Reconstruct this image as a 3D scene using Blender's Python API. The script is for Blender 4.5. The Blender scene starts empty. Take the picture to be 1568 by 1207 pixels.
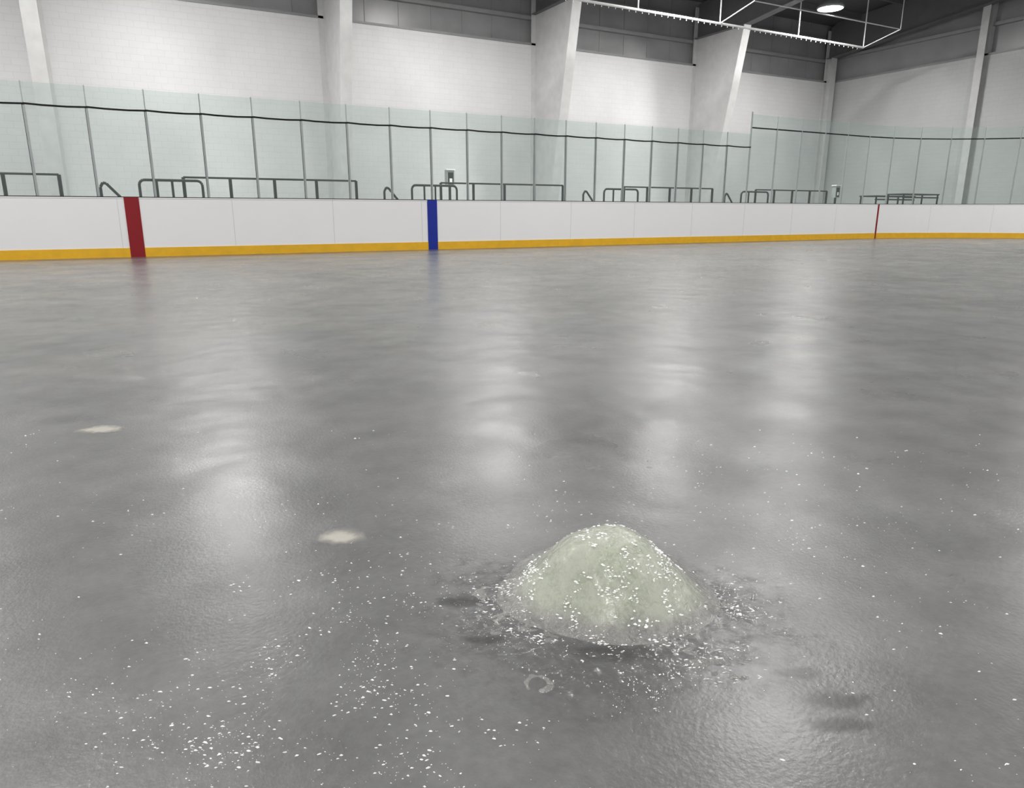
import bpy, bmesh, math, random
from mathutils import Vector, Matrix, noise
random.seed(7)
SC=bpy.context.scene
SC.view_settings.view_transform='Standard'
YAW=math.radians(28.56)
CY,SY=math.cos(YAW),math.sin(YAW)
def V(x,y):            # offsets near the viewpoint -> rink axes
    return (CY*x+SY*y, -SY*x+CY*y)

# ---------------------------------------------------------------- materials
def mat(name):
    m=bpy.data.materials.new(name); m.use_nodes=True
    nt=m.node_tree; nt.nodes.clear()
    out=nt.nodes.new('ShaderNodeOutputMaterial')
    return m,nt,out
def N(nt,t,**kw):
    n=nt.nodes.new(t)
    for k,v in kw.items():
        if k.startswith('_'): setattr(n,k[1:],v)
        else: n.inputs[k.replace('__',' ')].default_value=v
    return n
def ramp(nt,src,stops):
    r=nt.nodes.new('ShaderNodeValToRGB')
    e=r.color_ramp.elements
    e[0].position=stops[0][0]; e[0].color=stops[0][1]
    e[1].position=stops[1][0]; e[1].color=stops[1][1]
    for p,c in stops[2:]:
        q=e.new(p); q.color=c
    nt.links.new(src,r.inputs['Fac']); return r
def g(v,a=1): return (v,v,v,a)
def paint(name,col,rough=.5,metal=0,var=.06,scale=3,bump=0,bscale=40):
    m,nt,out=mat(name)
    b=N(nt,'ShaderNodeBsdfPrincipled',Roughness=rough,Metallic=metal)
    tc=N(nt,'ShaderNodeTexCoord')
    n=N(nt,'ShaderNodeTexNoise',Scale=scale,Detail=4.0)
    nt.links.new(tc.outputs['Object'],n.inputs['Vector'])
    c0=tuple(max(0,c*(1-var)) for c in col)+(1,); c1=tuple(min(1,c*(1+var)) for c in col)+(1,)
    r=ramp(nt,n.outputs['Fac'],[(.3,c0),(.7,c1)])
    nt.links.new(r.outputs['Color'],b.inputs['Base Color'])
    if bump:
        n2=N(nt,'ShaderNodeTexNoise',Scale=bscale,Detail=3.0)
        nt.links.new(tc.outputs['Object'],n2.inputs['Vector'])
        bp=N(nt,'ShaderNodeBump',Strength=bump,Distance=.01)
        nt.links.new(n2.outputs['Fac'],bp.inputs['Height']); nt.links.new(bp.outputs['Normal'],b.inputs['Normal'])
    nt.links.new(b.outputs[0],out.inputs[0])
    return m

def block_wall(name,col,axis):
    m,nt,out=mat(name)
    b=N(nt,'ShaderNodeBsdfPrincipled',Roughness=.5)
    tc=N(nt,'ShaderNodeTexCoord'); sp=N(nt,'ShaderNodeSeparateXYZ'); cb=N(nt,'ShaderNodeCombineXYZ')
    nt.links.new(tc.outputs['Object'],sp.inputs[0])
    nt.links.new(sp.outputs[axis],cb.inputs[0]); nt.links.new(sp.outputs['Z'],cb.inputs[1])
    br=N(nt,'ShaderNodeTexBrick',Scale=1.0)
    br.inputs['Brick Width'].default_value=.4; br.inputs['Row Height'].default_value=.2
    br.inputs['Mortar Size'].default_value=.010; br.inputs['Mortar Smooth'].default_value=.3
    br.inputs['Color1'].default_value=tuple(col)+(1,)
    br.inputs['Color2'].default_value=tuple(c*.98 for c in col)+(1,)
    br.inputs['Mortar'].default_value=tuple(c*.93 for c in col)+(1,)
    nt.links.new(cb.outputs[0],br.inputs['Vector'])
    n=N(nt,'ShaderNodeTexNoise',Scale=.35,Detail=3.0); nt.links.new(tc.outputs['Object'],n.inputs['Vector'])
    r=ramp(nt,n.outputs['Fac'],[(.3,g(.84)),(.7,g(1))])
    mx=N(nt,'ShaderNodeMixRGB',_blend_type='MULTIPLY',Fac=1.0)
    nt.links.new(br.outputs['Color'],mx.inputs[1]); nt.links.new(r.outputs[0],mx.inputs[2])
    nt.links.new(mx.outputs[0],b.inputs['Base Color'])
    bp=N(nt,'ShaderNodeBump',Strength=.35,Distance=.01,_invert=True)
    nt.links.new(br.outputs['Fac'],bp.inputs['Height']); nt.links.new(bp.outputs['Normal'],b.inputs['Normal'])
    nt.links.new(b.outputs[0],out.inputs[0]); return m

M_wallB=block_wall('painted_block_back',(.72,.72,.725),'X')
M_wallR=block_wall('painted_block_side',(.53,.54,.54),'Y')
M_upper=paint('insulation_panel_grey',(.28,.28,.285),.33,0,.12,.8,.3,3)
M_girt=paint('girt_grey',(.27,.27,.275),.5)
M_col=paint('steel_column_paint',(.57,.57,.57),.5)
M_roof=paint('roof_deck_dark',(.08,.08,.085),.7)
M_raft=paint('rafter_grey',(.14,.14,.145),.6)
M_pipe=paint('white_pipe',(.75,.75,.75),.4)
M_black=paint('black_steel',(.008,.008,.010),.45)
M_alu=paint('aluminium_post',(.42,.45,.45),.35,.3)
M_floor=paint('concrete_floor',(.25,.25,.25),.6)
M_board=paint('board_white',(.96,.96,.965),.35,0,.01,1.5)
M_yellow=paint('kickplate_yellow',(.90,.50,.02),.4,0,.06,6)
M_red=paint('line_red',(.28,.002,.008),.4)
M_blue=paint('line_blue',(.002,.02,.33),.4)
M_seam=paint('seam_grey',(.68,.68,.69),.5)
M_wood=paint('bleacher_seat_grey',(.4,.4,.4),.5)
M_grey=paint('box_grey',(.35,.36,.36),.5)

# glass
M_glass,nt,out=mat('rink_glass')
tr=N(nt,'ShaderNodeBsdfTransparent',Color=(.87,.94,.92,1))
gl=N(nt,'ShaderNodeBsdfGlossy',Roughness=.05,Color=(.8,.9,.88,1))
df=N(nt,'ShaderNodeBsdfDiffuse',Color=(.64,.74,.71,1))
lw=N(nt,'ShaderNodeFresnel',IOR=1.25)
m1=N(nt,'ShaderNodeMixShader'); m2=N(nt,'ShaderNodeMixShader',Fac=.12)
nt.links.new(lw.outputs[0],m1.inputs[0]); nt.links.new(tr.outputs[0],m1.inputs[1]); nt.links.new(gl.outputs[0],m1.inputs[2])
nt.links.new(m1.outputs[0],m2.inputs[1]); nt.links.new(df.outputs[0],m2.inputs[2]); nt.links.new(m2.outputs[0],out.inputs[0])

def lens_mat(name,st):
    m,nt,out=mat(name)
    em=N(nt,'ShaderNodeEmission',Color=(1,.985,.96,1),Strength=st); nt.links.new(em.outputs[0],out.inputs[0]); return m
M_lensW=lens_mat('lamp_lens_wall_row',330.0)
M_lens=lens_mat('lamp_lens',320.0)

# ice
M_ice,nt,out=mat('thin_ice_over_concrete')
b=N(nt,'ShaderNodeBsdfPrincipled',IOR=1.34)
tc=N(nt,'ShaderNodeTexCoord')
def nz(scale,detail=4,dist=0,vec=None,rough=.5):
    n=N(nt,'ShaderNodeTexNoise',Scale=float(scale),Detail=float(detail),Distortion=float(dist),Roughness=rough)
    nt.links.new((vec or tc.outputs['Object']),n.inputs['Vector']); return n
big=nz(.55,5,.0); mid=nz(3.5,6,.0,rough=.6); fine=nz(45,3)
r1=ramp(nt,big.outputs['Fac'],[(.3,g(.130)),(.72,(.178,.178,.183,1))])
r2=ramp(nt,mid.outputs['Fac'],[(.3,g(.80)),(.72,g(1.20))])
r3=ramp(nt,fine.outputs['Fac'],[(.3,g(.92)),(.7,g(1.08))])
mA=N(nt,'ShaderNodeMixRGB',_blend_type='MULTIPLY',Fac=1.0); mB=N(nt,'ShaderNodeMixRGB',_blend_type='MULTIPLY',Fac=1.0)
nt.links.new(r1.outputs[0],mA.inputs[1]); nt.links.new(r2.outputs[0],mA.inputs[2])
nt.links.new(mA.outputs[0],mB.inputs[1]); nt.links.new(r3.outputs[0],mB.inputs[2])
nt.links.new(mB.outputs[0],b.inputs['Base Color'])
rn=nz(1.6,4,.0,rough=.5)
rr=ramp(nt,rn.outputs['Fac'],[(.2,g(.23)),(.8,g(.41))])
nt.links.new(rr.outputs[0],b.inputs['Roughness'])
w=nz(3.3,1.0,.0); w2=nz(90,3); w3=nz(210,2,.2)
b1=N(nt,'ShaderNodeBump',Strength=.48,Distance=.018); nt.links.new(w.outputs['Fac'],b1.inputs['Height'])
b2=N(nt,'ShaderNodeBump',Strength=.35,Distance=.002); nt.links.new(w2.outputs['Fac'],b2.inputs['Height'])
b3=N(nt,'ShaderNodeBump',Strength=.8,Distance=.0022); nt.links.new(w3.outputs['Fac'],b3.inputs['Height'])
nt.links.new(b1.outputs[0],b2.inputs['Normal']); nt.links.new(b2.outputs[0],b.inputs['Normal'])
nt.links.new(b1.outputs[0],b3.inputs['Normal']); nt.links.new(b3.outputs[0],b.inputs['Coat Normal'])
cw=nz(1.4,6,.0,rough=.6); cr=ramp(nt,cw.outputs['Fac'],[(.38,g(.10)),(.62,g(.62))]); nt.links.new(cr.outputs[0],b.inputs['Coat Weight'])
b.inputs['Coat Roughness'].default_value=.13; b.inputs['Coat IOR'].default_value=1.33
nt.links.new(b.outputs[0],out.inputs[0])

# mound ice
M_mound,nt,out=mat('milky_mound_ice')
tc=N(nt,'ShaderNodeTexCoord'); sp=N(nt,'ShaderNodeSeparateXYZ'); nt.links.new(tc.outputs['Object'],sp.inputs[0])
n1=nz(110,3,.6,rough=.6); n1b=nz(11,3,.3)
ml=N(nt,'ShaderNodeMath',_operation='MULTIPLY_ADD'); nt.links.new(n1b.outputs['Fac'],ml.inputs[0]); ml.inputs[1].default_value=.9; nt.links.new(n1.outputs['Fac'],ml.inputs[2])
c1=ramp(nt,ml.outputs[0],[(.70,(.44,.47,.375,1)),(1.0,(.56,.585,.49,1))])
b=N(nt,'ShaderNodeBsdfPrincipled',IOR=1.31,Roughness=.22)
b.inputs['Subsurface Weight'].default_value=1.0; b.inputs['Subsurface Radius'].default_value=(.045,.05,.038); b.inputs['Subsurface Scale'].default_value=.7
b.inputs['Transmission Weight'].default_value=.18
b.inputs['Coat Weight'].default_value=1.0; b.inputs['Coat Roughness'].default_value=.085; b.inputs['Coat IOR'].default_value=1.6
nt.links.new(c1.outputs[0],b.inputs['Base Color'])
n2=nz(50,3,.5,rough=.65); bp=N(nt,'ShaderNodeBump',Strength=1.0,Distance=.018); nt.links.new(n2.outputs['Fac'],bp.inputs['Height'])
bs=N(nt,'ShaderNodeBump',Strength=.4,Distance=.006); nt.links.new(n2.outputs['Fac'],bs.inputs['Height']); nt.links.new(bs.outputs[0],b.inputs['Normal'])
nt.links.new(bp.outputs[0],b.inputs['Coat Normal'])
bi=N(nt,'ShaderNodeBsdfPrincipled',Roughness=.14,IOR=1.36)
bi.inputs['Coat Weight'].default_value=1; bi.inputs['Coat Roughness'].default_value=.09; bi.inputs['Coat IOR'].default_value=1.7
bpi=N(nt,'ShaderNodeBump',Strength=.9,Distance=.014); nt.links.new(n2.outputs['Fac'],bpi.inputs['Height'])
c2=ramp(nt,ml.outputs[0],[(.60,(.16,.16,.16,1)),(1.0,(.24,.24,.23,1))])
nt.links.new(c2.outputs[0],bi.inputs['Base Color'])
nt.links.new(bpi.outputs[0],bi.inputs['Normal']); nt.links.new(bpi.outputs[0],bi.inputs['Coat Normal'])
n3=nz(14,4)
ad=N(nt,'ShaderNodeMath',_operation='MULTIPLY_ADD'); nt.links.new(n3.outputs['Fac'],ad.inputs[0]); ad.inputs[1].default_value=.03; nt.links.new(sp.outputs['Z'],ad.inputs[2])
mr=N(nt,'ShaderNodeMapRange',_interpolation_type='SMOOTHSTEP'); mr.inputs['From Min'].default_value=.016; mr.inputs['From Max'].default_value=.066
nt.links.new(ad.outputs[0],mr.inputs['Value'])
mx=N(nt,'ShaderNodeMixShader'); nt.links.new(mr.outputs[0],mx.inputs[0]); nt.links.new(bi.outputs[0],mx.inputs[1]); nt.links.new(b.outputs[0],mx.inputs[2])
nt.links.new(mx.outputs[0],out.inputs[0])

M_glint=paint('frost_glint_white',(.95,.96,.95),.12,0,.03,50)  # white base colour paints lamp glints onto the frost flecks
def fading(name,col,rough,op,bump=0):
    m,nt,out=mat(name)
    b=N(nt,'ShaderNodeBsdfPrincipled',Roughness=rough,IOR=1.36); b.inputs['Base Color'].default_value=tuple(col)+(1,)
    at=N(nt,'ShaderNodeAttribute',_attribute_name='thick')
    tc=N(nt,'ShaderNodeTexCoord'); n=N(nt,'ShaderNodeTexNoise',Scale=22.0,Detail=3.0); nt.links.new(tc.outputs['Object'],n.inputs['Vector'])
    a=N(nt,'ShaderNodeMath',_operation='MULTIPLY_ADD'); nt.links.new(n.outputs['Fac'],a.inputs[0]); a.inputs[1].default_value=.8; nt.links.new(at.outputs['Fac'],a.inputs[2])
    mr=N(nt,'ShaderNodeMapRange',_interpolation_type='SMOOTHSTEP'); mr.inputs['From Min'].default_value=.42; mr.inputs['From Max'].default_value=1.15; mr.inputs['To Max'].default_value=op
    nt.links.new(a.outputs[0],mr.inputs['Value'])
    if bump:
        n2=N(nt,'ShaderNodeTexNoise',Scale=38.0,Detail=3.0); nt.links.new(tc.outputs['Object'],n2.inputs['Vector'])
        bp=N(nt,'ShaderNodeBump',Strength=bump,Distance=.009); nt.links.new(n2.outputs['Fac'],bp.inputs['Height']); nt.links.new(bp.outputs[0],b.inputs['Normal'])
        b.inputs['Coat Weight'].default_value=1; b.inputs['Coat Roughness'].default_value=.08; b.inputs['Coat IOR'].default_value=1.7
        nt.links.new(bp.outputs[0],b.inputs['Coat Normal'])
    tr=N(nt,'ShaderNodeBsdfTransparent'); mx=N(nt,'ShaderNodeMixShader')
    nt.links.new(mr.outputs[0],mx.inputs[0]); nt.links.new(tr.outputs[0],mx.inputs[1]); nt.links.new(b.outputs[0],mx.inputs[2]); nt.links.new(mx.outputs[0],out.inputs[0])
    return m
M_reflect=fading('lamp_reflection_patch',(.58,.555,.50),.3,.8)  # pale colour stands in for lamp reflections on the ice
M_wet=fading('dark_wet_spot',(.07,.07,.07),.3,.4)
M_puddle=fading('meltwater',(.19,.19,.19),.12,.8,1.0)

# ---------------------------------------------------------------- mesh helpers
class MB:
    def __init__(s): s.v=[]; s.f=[]; s.mi=[]; s.mats=[]
    def m(s,mt):
        if mt not in s.mats: s.mats.append(mt)
        return s.mats.index(mt)
    def hexa(s,p,mt):
        o=len(s.v); s.v+=[tuple(q) for q in p]; k=s.m(mt)
        for f in ((0,3,2,1),(4,5,6,7),(0,1,5,4),(1,2,6,5),(2,3,7,6),(3,0,4,7)):
            s.f.append(tuple(o+i for i in f)); s.mi.append(k)
    def box(s,x0,x1,y0,y1,z0,z1,mt):
        s.hexa([(x0,y0,z0),(x1,y0,z0),(x1,y1,z0),(x0,y1,z0),(x0,y0,z1),(x1,y0,z1),(x1,y1,z1),(x0,y1,z1)],mt)
    def quad(s,p,mt):
        o=len(s.v); s.v+=[tuple(q) for q in p]; s.f.append(tuple(range(o,o+len(p)))); s.mi.append(s.m(mt))
    def seg(s,a,b,r,mt,n=8):
        a=Vector(a); b=Vector(b); d=(b-a).normalized()
        u=d.cross(Vector((0,0,1)))
        if u.length<1e-3: u=Vector((1,0,0))
        u.normalize(); w=d.cross(u); o=len(s.v); k=s.m(mt)
        for P in (a,b):
            for i in range(n):
                t=2*math.pi*i/n; s.v.append(tuple(P+u*(r*math.cos(t))+w*(r*math.sin(t))))
        for i in range(n):
            j=(i+1)%n; s.f.append((o+i,o+j,o+n+j,o+n+i)); s.mi.append(k)
        s.f.append(tuple(o+n-1-i for i in range(n))); s.mi.append(k)
        s.f.append(tuple(o+n+i for i in range(n))); s.mi.append(k)
    def path(s,pts,r,mt,n=8):
        for a,b in zip(pts,pts[1:]): s.seg(a,b,r,mt,n)
    def lathe(s,c,prof,mt,n=32):
        o=len(s.v); k=s.m(mt)
        for r,z in prof:
            for i in range(n):
                t=2*math.pi*i/n; s.v.append((c[0]+r*math.cos(t),c[1]+r*math.sin(t),c[2]+z))
        for a in range(len(prof)-1):
            for i in range(n):
                j=(i+1)%n; s.f.append((o+a*n+i,o+a*n+j,o+(a+1)*n+j,o+(a+1)*n+i)); s.mi.append(k)
    def obj(s,name,smooth=False,parent=None):
        me=bpy.data.meshes.new(name); me.from_pydata(s.v,[],s.f)
        for mt in s.mats: me.materials.append(mt)
        for p,k in zip(me.polygons,s.mi): p.material_index=k; p.use_smooth=smooth
        bm=bmesh.new(); bm.from_mesh(me); bmesh.ops.recalc_face_normals(bm,faces=bm.faces); bm.to_mesh(me); bm.free()
        ob=bpy.data.objects.new(name,me); SC.collection.objects.link(ob)
        if parent: ob.parent=parent
        return ob
def empty(name):
    e=bpy.data.objects.new(name,None); SC.collection.objects.link(e); return e

# ---------------------------------------------------------------- rink layout (metres)
D=17.28; WN=27.2; WS=34.0; ZW=7.6
CX,R=23.7,7.7; CYY=D-R
SL=-34.0
def P(u,d=0.0):
    """point at distance u along the boards (u = x on the straight), d = outward offset"""
    if u<=CX: return Vector((u,D+d,0))
    a=(u-CX)/R
    if a<=math.pi/2:
        return Vector((CX+(R+d)*math.sin(a), CYY+(R+d)*math.cos(a),0))
    return Vector((CX+R+d, CYY-(u-CX-R*math.pi/2),0))
UE=CX+R*math.pi/2+16
def strip(mb,u0,u1,d0,d1,z0,z1,mt):
    us=[u0]
    x=u0
    while x<u1-1e-6:
        nx=x+(0.35 if (x>=CX-1e-6 and x<CX+R*math.pi/2) else 6)
        if x<CX<nx: nx=CX
        nx=min(nx,u1); us.append(nx); x=nx
    for a,b in zip(us,us[1:]):
        p=[P(a,d0),P(b,d0),P(b,d1),P(a,d1)]
        mb.hexa([(q.x,q.y,z0) for q in p]+[(q.x,q.y,z1) for q in p],mt)

mb=MB(); mb.box(-40,WS+.4,-22,WN+.4,-.3,-.02,M_floor); mb.obj('floor')
pts=[P(SL)]+[P(CX+R*math.pi/2*i/24) for i in range(25)]+[P(UE)]
pts=[(p.x,p.y,0) for p in pts]+[(SL,CYY-16,0)]
mb=MB(); mb.quad(pts,M_ice); ice=mb.obj('ice_surface')

# boards
mb=MB()
strip(mb,SL,UE,.0,.10,.19,1.20,M_board)
strip(mb,SL,UE,-.012,.10,0,.19,M_yellow)
strip(mb,SL,UE,-.01,.13,1.20,1.225,M_board)
strip(mb,SL,UE,-.013,.14,1.225,1.24,M_black)
strip(mb,.18,.46,-.018,.1,0,1.226,M_red)
strip(mb,6.96,7.22,-.018,.1,0,1.226,M_blue)
strip(mb,24.75,24.81,-.018,.1,0,1.226,M_red)
u=2.3-12*2.25
while u<UE-1:
    strip(mb,u,u+.008,-.004,.02,.2,1.2,M_seam); u+=2.25
mb.obj('rink_dasher_boards')

# glass + posts
glass=MB(); posts=MB(); cable=MB()
us=[7.12+1.055*k for k in range(-30,0)]+[7.12+k*1.0 for k in range(0,12)]
for i,(a,b_) in enumerate(zip(us,us[1:])):
    p,q=P(a,.05),P(b_,.05)
    glass.quad([(p.x,p.y,1.24),(q.x,q.y,1.24),(q.x,q.y,3.36),(p.x,p.y,3.36)],M_glass)
    cable.path([(p.x,p.y-.035,2.96),(p.x*.7+q.x*.3,p.y-.035,2.945),(p.x*.3+q.x*.7,p.y-.035,2.942),(q.x,q.y-.035,2.955)],.02,M_black,6)
for a in us[:-1]:
    p=P(a,.05)
    posts.box(p.x-.024,p.x+.024,p.y-.03,p.y+.03,1.24,2.97,M_alu)
    posts.box(p.x-.028,p.x-.020,p.y-.034,p.y-.028,1.24,2.97,M_black)
    posts.box(p.x-.010,p.x+.010,p.y-.012,p.y+.012,2.97,3.37,M_alu)
uc=us[-1]; cs=[uc]
while cs[-1]<UE-1: cs.append(cs[-1]+1.17)
for a,b_ in zip(cs,cs[1:]):
    p,q=P(a,.05),P(b_,.05)
    glass.quad([(p.x,p.y,1.24),(q.x,q.y,1.24),(q.x,q.y,3.95),(p.x,p.y,3.95)],M_glass)
    cable.seg((p.x,p.y,3.55),(q.x,q.y,3.55),.022,M_black,6)
for a in cs:
    p=P(a,.05)
    posts.seg((p.x,p.y,1.24),(p.x,p.y,4.02 if a==uc else 3.58),.026,M_alu,8)
    posts.seg((p.x,p.y,3.5),(p.x,p.y,3.96),.01,M_alu,6)
rg=empty('rink_glass_screen')
glass.obj('glass_panels',parent=rg); posts.obj('support_posts',parent=rg); cable.obj('top_cable',parent=rg)

# ---------------------------------------------------------------- building shell
mb=MB()
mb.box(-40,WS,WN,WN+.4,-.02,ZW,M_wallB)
mb.box(-40,WS,WN+.22,WN+.4,ZW,10.6,M_upper)
mb.box(-40,WS,WN-.03,WN+.05,ZW-.06,ZW+.02,M_girt)
for z in (8.5,9.5): mb.box(-40,WS,WN+.05,WN+.24,z,z+.14,M_girt)
x=-38
while x<WS:
    mb.box(x,x+.02,WN+.205,WN+.23,ZW,10.5,M_girt); x+=1.3
mb.obj('wall_back')
mb=MB()
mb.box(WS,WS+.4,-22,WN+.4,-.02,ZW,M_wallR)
mb.box(WS+.22,WS+.4,-22,WN+.4,ZW,13,M_upper)
mb.box(WS-.03,WS+.05,-22,WN,ZW-.06,ZW+.02,M_girt)
for z in (8.7,9.8): mb.box(WS+.05,WS+.24,-22,WN,z,z+.14,M_girt)
mb.obj('wall_right')
mb=MB()
mb.hexa([(-40,4,12.2),(WS+.4,4,12.2),(WS+.4,WN+.4,10.3),(-40,WN+.4,10.3),(-40,4,12.4),(WS+.4,4,12.4),(WS+.4,WN+.4,10.5),(-40,WN+.4,10.5)],M_roof)
mb.hexa([(-40,-22,10.3),(WS+.4,-22,10.3),(WS+.4,4,12.2),(-40,4,12.2),(-40,-22,10.5),(WS+.4,-22,10.5),(WS+.4,4,12.4),(-40,4,12.4)],M_roof)
y=25.5
while y>-20:
    z=10.3+(27.6-y)*1.9/23.6 if y>4 else 10.3+(y+22)*1.9/26
    mb.box(-40,WS,y,y+.08,z-.28,z-.0,M_raft); y-=2.2
mb.obj('ceiling')

# tapered frame columns with rafters
for S in (-18.7,-10.05,-1.4,7.25,15.9,24.55,33.6):
    mb=MB()
    last=S>30
    def inner(z): return (WN-.35) if last else WN-1.3-.2*z
    zt=8.7; t=.02; fw=.2
    mb.hexa([(S-t,inner(0),-.02),(S+t,inner(0),-.02),(S+t,WN,-.02),(S-t,WN,-.02),
             (S-t,inner(zt),zt),(S+t,inner(zt),zt),(S+t,WN,zt),(S-t,WN,zt)],M_col)
    mb.hexa([(S-fw,inner(0)-.03,-.02),(S+fw,inner(0)-.03,-.02),(S+fw,inner(0),-.02),(S-fw,inner(0),-.02),
             (S-fw,inner(zt)-.03,zt),(S+fw,inner(zt)-.03,zt),(S+fw,inner(zt),zt),(S-fw,inner(zt),zt)],M_col)
    mb.box(S-fw,S+fw,WN-.03,WN+.02,-.02,10,M_col)
    yi=inner(zt)
    for (ya,za0,za1,yb,zb0,zb1) in ((WN,zt-.0,10.15,yi,zt,10.35),(yi,zt,10.35,4,11.2,12.0),(4,11.2,12.0,-20,9.3,10.2)):
        mb.hexa([(S-t,yb,zb0),(S+t,yb,zb0),(S+t,ya,za0),(S-t,ya,za0),(S-t,yb,zb1),(S+t,yb,zb1),(S+t,ya,za1),(S-t,ya,za1)],M_raft)
        mb.hexa([(S-fw,yb,zb0-.03),(S+fw,yb,zb0-.03),(S+fw,ya,za0-.03),(S-fw,ya,za0-.03),(S-fw,yb,zb0),(S+fw,yb,zb0),(S+fw,ya,za0),(S-fw,ya,za0)],M_raft)
    mb.obj('tapered_steel_frame')
for y in (19.5,10.5,1.5):
    mb=MB()
    mb.box(WS-.30,WS-.27,y-.16,y+.16,-.02,10.2,M_col); mb.box(WS-.03,WS+.22,y-.16,y+.16,-.02,10.2,M_col)
    mb.box(WS-.28,WS-.02,y-.012,y+.012,-.02,10.2,M_col)
    mb.obj('wall_column')

# ---------------------------------------------------------------- lamps
def lamp(x,y,z,ml=None):
    mb=MB()
    mb.lathe((x,y,z),[(.48,.0),(.51,0),(.53,.03),(.50,.10),(.34,.28),(.18,.36),(.15,.38),(.15,.64),(.10,.68),(.001,.68)],M_grey,24)
    zc=10.3+(27.6-y)*1.9/23.6 if y>4 else 10.3+(y+22)*1.9/26
    mb.seg((x,y,z+.66),(x,y,zc),.02,M_grey)
    e=empty('high_bay_lamp')
    mb.obj('housing',True,e)
    l=MB(); l.lathe((x,y,z),[(.48,.02),(.25,-.04),(.001,-.05)],ml or M_lens,14); l.obj('lens',True,e)
for x in (-14.5,-6,2.2,11.3,19.2,26.6):
    lamp(x,21.7,8.98,M_lensW)
for y in (9.0,-3.5,-14):
    for x in (-14.5,-2.2,11.3,24.6): lamp(x,y,9.4)

# netting frame of white pipe under the roof
mb=MB()
y1,y2=22.6,20.9
mb.seg((4,y1,8.05),(30.1,y1,8.05),.045,M_pipe)
mb.seg((21.5,y2,8.45),(30.1,y2,8.45),.022,M_pipe)
for x in (8,12.5,17.5,21.5,25.9,30.1):
    mb.seg((x,y1,8.05),(x,y1,10.6),.025,M_pipe)
for x in (21.5,30.1): mb.seg((x,y1,8.05),(x,y2,8.45),.022,M_pipe); mb.seg((x,y2,8.45),(x,y2,10.7),.015,M_pipe)
for i in range(60):
    x=12+i*.3; mb.seg((x,y1,8.02),(x,y1,7.95),.012,M_pipe,6)
mb.obj('net_rail_pipe_frame')

# ---------------------------------------------------------------- bleachers with guard rails (behind glass)
def bleacher(a,L,posts_n=4):
    mb=MB(); Y=20.0; r=.036; zt=1.77
    mb.box(a-.1,a+L+.1,Y-.1,Y+3.2,-.02,.45,M_wood)
    mb.box(a-.1,a+L+.1,Y+.9,Y+3.2,.45,.80,M_wood)
    mb.box(a,a+L,Y+.5,Y+.8,.80,.85,M_wood); mb.box(a,a+L,Y+1.7,Y+2.0,1.15,1.2,M_wood)
    for k in range(5):
        x=a+.1+k*(L-.2)/4
        mb.box(x-.03,x+.03,Y+.6,Y+.7,.45,.8,M_black); mb.box(x-.03,x+.03,Y+1.8,Y+1.9,.8,1.15,M_black)
    mb.seg((a,Y,zt),(a+L,Y,zt),r*.7,M_black); mb.seg((a,Y,1.12),(a+L,Y,1.12),r*.8,M_black)
    for k in range(posts_n+1):
        x=a+k*L/posts_n; mb.seg((x,Y,.45),(x,Y,zt),r*1.15,M_black)
    x0,x1=a-1.0,a+.40; y=Y-.25; z=1.68
    pts=[(x0,y,-.02),(x0,y,z-.12)]+[(x0+.12-.12*math.cos(t),y,z-.12+.12*math.sin(t)) for t in [math.pi/2*i/5 for i in range(1,6)]]
    pts+=[(x1-.12+.12*math.sin(t),y,z-.12+.12*math.cos(t)) for t in [math.pi/2*i/5 for i in range(6)]]+[(x1,y,-.02)]
    mb.path(pts,r*.9,M_black)
    for x in (x0+.38,x0+.72): mb.seg((x,y,-.02),(x,y,z),r*.8,M_black)
    xa=a-1.82
    mb.path([(xa,y,-.02),(xa,y,1.50),(xa+.06,y,1.60),(xa+.13,y,1.58),(xa+.45,y,1.2),(xa+.45,y,-.02)],r*.9,M_black)
    mb.obj('bleacher')
bleacher(-5.35,4.3); bleacher(1.58,4.38); bleacher(8.5,4.25); bleacher(15.2,4.0); bleacher(21.4,4.0)

def box_stand(x,y,z):
    mb=MB()
    mb.seg((x,y,-.02),(x,y,z),.05,M_black)
    mb.box(x-.14,x+.14,y-.10,y+.10,z,z+.52,M_grey)
    mb.box(x-.10,x+.10,y-.115,y-.09,z+.04,z+.44,M_black)
    mb.box(x-.05,x+.05,y-.12,y-.10,z+.10,z+.24,M_board)
    mb.box(x-.17,x+.17,y-.13,y+.13,z+.52,z+.56,M_board)
    mb.box(x-.25,x+.25,y-.25,y+.25,-.02,.03,M_black)
    mb.obj('equipment_box_stand')
box_stand(10.5,23.9,1.85); box_stand(29.2,22.5,1.6)
mb=MB()
for (x0,x1,z) in ((27.6,30.2,1.62),(29.4,31.9,1.72)):
    mb.box(x0,x1,19.3,20.1,z-.05,z,M_black)
    for x in (x0+.05,x1-.05):
        for y in (19.35,20.05): mb.seg((x,y,-.02),(x,y,z-.03),.035,M_black)
    mb.seg((x0,19.35,z-.16),(x1,19.35,z-.16),.03,M_black)
mb.obj('folding_table')

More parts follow.
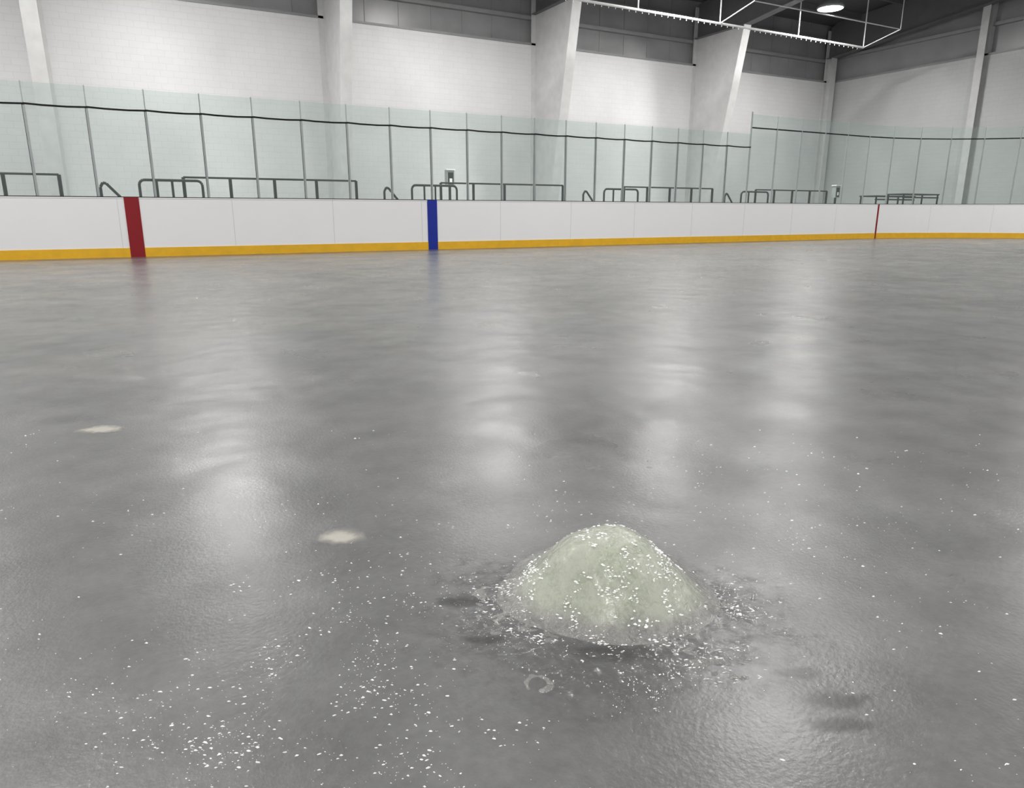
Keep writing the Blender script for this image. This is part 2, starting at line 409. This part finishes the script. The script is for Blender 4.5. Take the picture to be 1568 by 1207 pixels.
# ---------------------------------------------------------------- ice mound
mc=(.232,1.56)
def g2(px,py):
    v=(py-603.5)/1080; t=.9/(.248+.9688*v); return ((px-784)/1080*t,(.9688-.248*v)*t)
LOBES=[]
for (px,py,rx,ry,am) in ((785,945,.085,.075,1.0),(850,972,.06,.03,.8),(1095,1020,.08,.06,1.0),(1040,980,.06,.03,.8),(1110,930,.08,.07,.9),(765,905,.07,.06,.8),(930,990,.10,.03,.4)):
    x,y=g2(px,py); LOBES.append((x-mc[0],y-mc[1],rx,ry,am))
RX,RY=g2(824,1046); RX-=mc[0]; RY-=mc[1]
def hfun(x,y):
    yy=y*(1.16 if y<0 else .95); xx=x*(1.0 if x<0 else .97)
    ang=math.atan2(yy,xx)
    r=math.hypot(xx,yy)*(1+.03*math.sin(3*ang+1)+.02*math.sin(5*ang))
    h=.132*math.exp(-.693*(r/.160)**3.3)+.028*math.exp(-.693*(r/.165)**2.0)-.009
    k=max(0,min(1,(h+.006)/.05))
    lump=noise.noise(Vector((x*11,y*11,3.1)))*.004+noise.noise(Vector((x*38,y*38,7.7)))*.0028+noise.noise(Vector((x*80,y*80,2.7)))*.0014
    h+=lump*k
    rip=-.004
    for (lx,ly,rx,ry,am) in LOBES:
        e=math.exp(-((x-lx)/rx)**2-((y-ly)/ry)**2)
        if e>.02: rip+=e*am*(.0040+noise.noise(Vector((x*24,y*34,5)))*.014+noise.noise(Vector((x*60,y*80,15)))*.008)
    dx,dy=x-RX,(y-RY)*1.15
    dr=math.hypot(dx,dy)*(1+.3*noise.noise(Vector((x*22,y*22,1))))
    if dr<.07: rip+=(.0052+.006*noise.noise(Vector((x*40,y*40,3))))*math.exp(-((dr-.026)/.010)**2)
    return max(h,rip) if k<.2 else h+max(0,rip)*(1-k)
n=340; half=.50; verts=[]; faces=[]
ox,oy=V(*mc)
for j in range(n+1):
    for i in range(n+1):
        x=-half+2*half*i/n; y=-half+2*half*j/n
        X,Y=V(x,y); verts.append((X,Y,hfun(x,y)))
for j in range(n):
    for i in range(n):
        a=j*(n+1)+i
        f=(a,a+1,a+n+2,a+n+1)
        if max(verts[k][2] for k in f)>-.0035: faces.append(f)
me=bpy.data.meshes.new('ice_mound'); me.from_pydata(verts,[],faces); me.materials.append(M_mound)
for p in me.polygons: p.use_smooth=True
bm=bmesh.new(); bm.from_mesh(me); bmesh.ops.delete(bm,geom=[v for v in bm.verts if not v.link_faces],context='VERTS'); bm.to_mesh(me); bm.free()
ob=bpy.data.objects.new('ice_mound',me); ob.location=(ox,oy,0); SC.collection.objects.link(ob)

# ---------------------------------------------------------------- frost crystals, coloured white to paint in lamp glints
verts=[];faces=[]
def shard(x,y,z,l,wd,h,a):
    o=len(verts)
    for k in range(5):
        rr=1+random.uniform(-.3,.3)
        dx=l*math.cos(2*math.pi*k/5)*rr; dy=wd*math.sin(2*math.pi*k/5)*rr
        px=x+dx*math.cos(a)-dy*math.sin(a); py=y+dx*math.sin(a)+dy*math.cos(a)
        X,Y=V(px,py); verts.append((X,Y,z-.0005))
    X,Y=V(x+random.uniform(-.3,.3)*l,y+random.uniform(-.3,.3)*wd); verts.append((X,Y,z+h))
    for k in range(5): faces.append((o+k,o+(k+1)%5,o+5))
cnt=0
while cnt<2500:
    y=random.uniform(.6,2.9); x=random.uniform(-1,1)*(.78*y+.1)
    d=noise.noise(Vector((x*2.2,y*2.2,4)))*.5+noise.noise(Vector((x*9,y*9,8)))*.8
    left=math.exp(-((x+.40)/.28)**2-((y-1.08)/.36)**2)
    mid_=math.exp(-((x+.1)/.35)**2-((y-1.7)/.35)**2)
    right=math.exp(-((x-.85)/.4)**2-((y-1.9)/.35)**2)
    top=math.exp(-((x-.55)/.25)**2-((y-2.3)/.25)**2)
    p=.04+.65*left+.12*mid_+.07*right+.09*top
    if y>2.2: p*=.5
    if random.random()<p*max(0,(d+.22))*1.6:
        s=random.choice([.7,.8,1,1,1,1.3,1.4,2.0,2.6,3.4])*random.uniform(.8,1.2)*.00105*(.75+.15*y)
        shard(x,y,.0005,s*1.2,s*.55,s*random.uniform(.3,.8),random.uniform(-.5,.5)); cnt+=1
cnt=0
while cnt<300:     # white flecks painted as glints in the splash zone
    lx,ly,rx,ry,am=random.choice(LOBES)
    x=random.gauss(lx,rx*.6); y=random.gauss(ly,ry*.6)
    if noise.noise(Vector((x*18,y*18,2)))<0.02: continue
    if hfun(x,y)>.02: continue
    s=random.uniform(.0008,.0036)
    shard(mc[0]+x,mc[1]+y,max(0,hfun(x,y))+.0005,s*1.6,s*.45,s*.5,random.uniform(-.6,.6)); cnt+=1
cnt=0
while cnt<650:     # clustered frost flecks, white as painted glints, on the mound's flanks
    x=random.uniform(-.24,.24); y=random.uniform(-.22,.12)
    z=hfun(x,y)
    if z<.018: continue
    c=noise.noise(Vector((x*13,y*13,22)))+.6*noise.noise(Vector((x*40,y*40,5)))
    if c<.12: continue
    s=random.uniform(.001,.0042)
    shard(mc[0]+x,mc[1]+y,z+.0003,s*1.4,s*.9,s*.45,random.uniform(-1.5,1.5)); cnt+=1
me=bpy.data.meshes.new('frost_glints'); me.from_pydata(verts,[],faces); me.materials.append(M_glint)
ob=bpy.data.objects.new('frost_glints',me); SC.collection.objects.link(ob)

# lamp reflections painted as pale spots, and wet spots in the ice film
def flatspot(name,x,y,rx,ry,h,mt,seed,z0=.0003):
    verts=[];faces=[];th=[]; nr,na=8,28
    for i in range(nr+1):
        for k in range(na):
            t=2*math.pi*k/na; rr=i/nr*(1+.3*noise.noise(Vector((math.cos(t)*1.3,math.sin(t)*1.3,seed))))
            X,Y=V(rr*rx*math.cos(t),rr*ry*math.sin(t)); verts.append((X,Y,h*(1-(i/nr)**2)+z0)); th.append(1-i/nr)
    for i in range(nr):
        for k in range(na): faces.append((i*na+k,i*na+(k+1)%na,(i+1)*na+(k+1)%na,(i+1)*na+k))
    me=bpy.data.meshes.new(name); me.from_pydata(verts,[],faces); me.materials.append(mt)
    at=me.attributes.new('thick','FLOAT','POINT')
    for i,v in enumerate(th): at.data[i].value=v
    for p in me.polygons: p.use_smooth=True
    ob=bpy.data.objects.new(name,me); X,Y=V(x,y); ob.location=(X,Y,0); SC.collection.objects.link(ob)
flatspot('lamp_reflection_spot',-1.765,2.90,.12,.08,.001,M_reflect,1)
flatspot('lamp_reflection_spot',-.495,1.86,.085,.06,.001,M_reflect,5)
flatspot('meltwater_puddle',mc[0]-.01,mc[1]-.08,.50,.38,.0,M_puddle,12,.0002)
for (px,py,a) in ((706,921,.08),(742,980,.06),(1282,1073,.08),(1284,1110,.07),(1225,1030,.06),(940,1000,.12)):
    x,y=g2(px,py); flatspot('wet_ice_spot',x,y,a,a*.42,.0,M_wet,px,.0004)

# ---------------------------------------------------------------- world + camera
w=bpy.data.worlds.new('World'); SC.world=w; w.use_nodes=True
w.node_tree.nodes['Background'].inputs[0].default_value=(.95,.97,1,1)
w.node_tree.nodes['Background'].inputs[1].default_value=.42
cam=bpy.data.cameras.new('Camera'); cam.sensor_width=36; cam.lens=24.8; cam.clip_end=200; cam.clip_start=.05
co=bpy.data.objects.new('Camera',cam); co.location=(0,0,.9); co.rotation_euler=(math.radians(90-14.36),0,-YAW)
SC.collection.objects.link(co); SC.camera=co
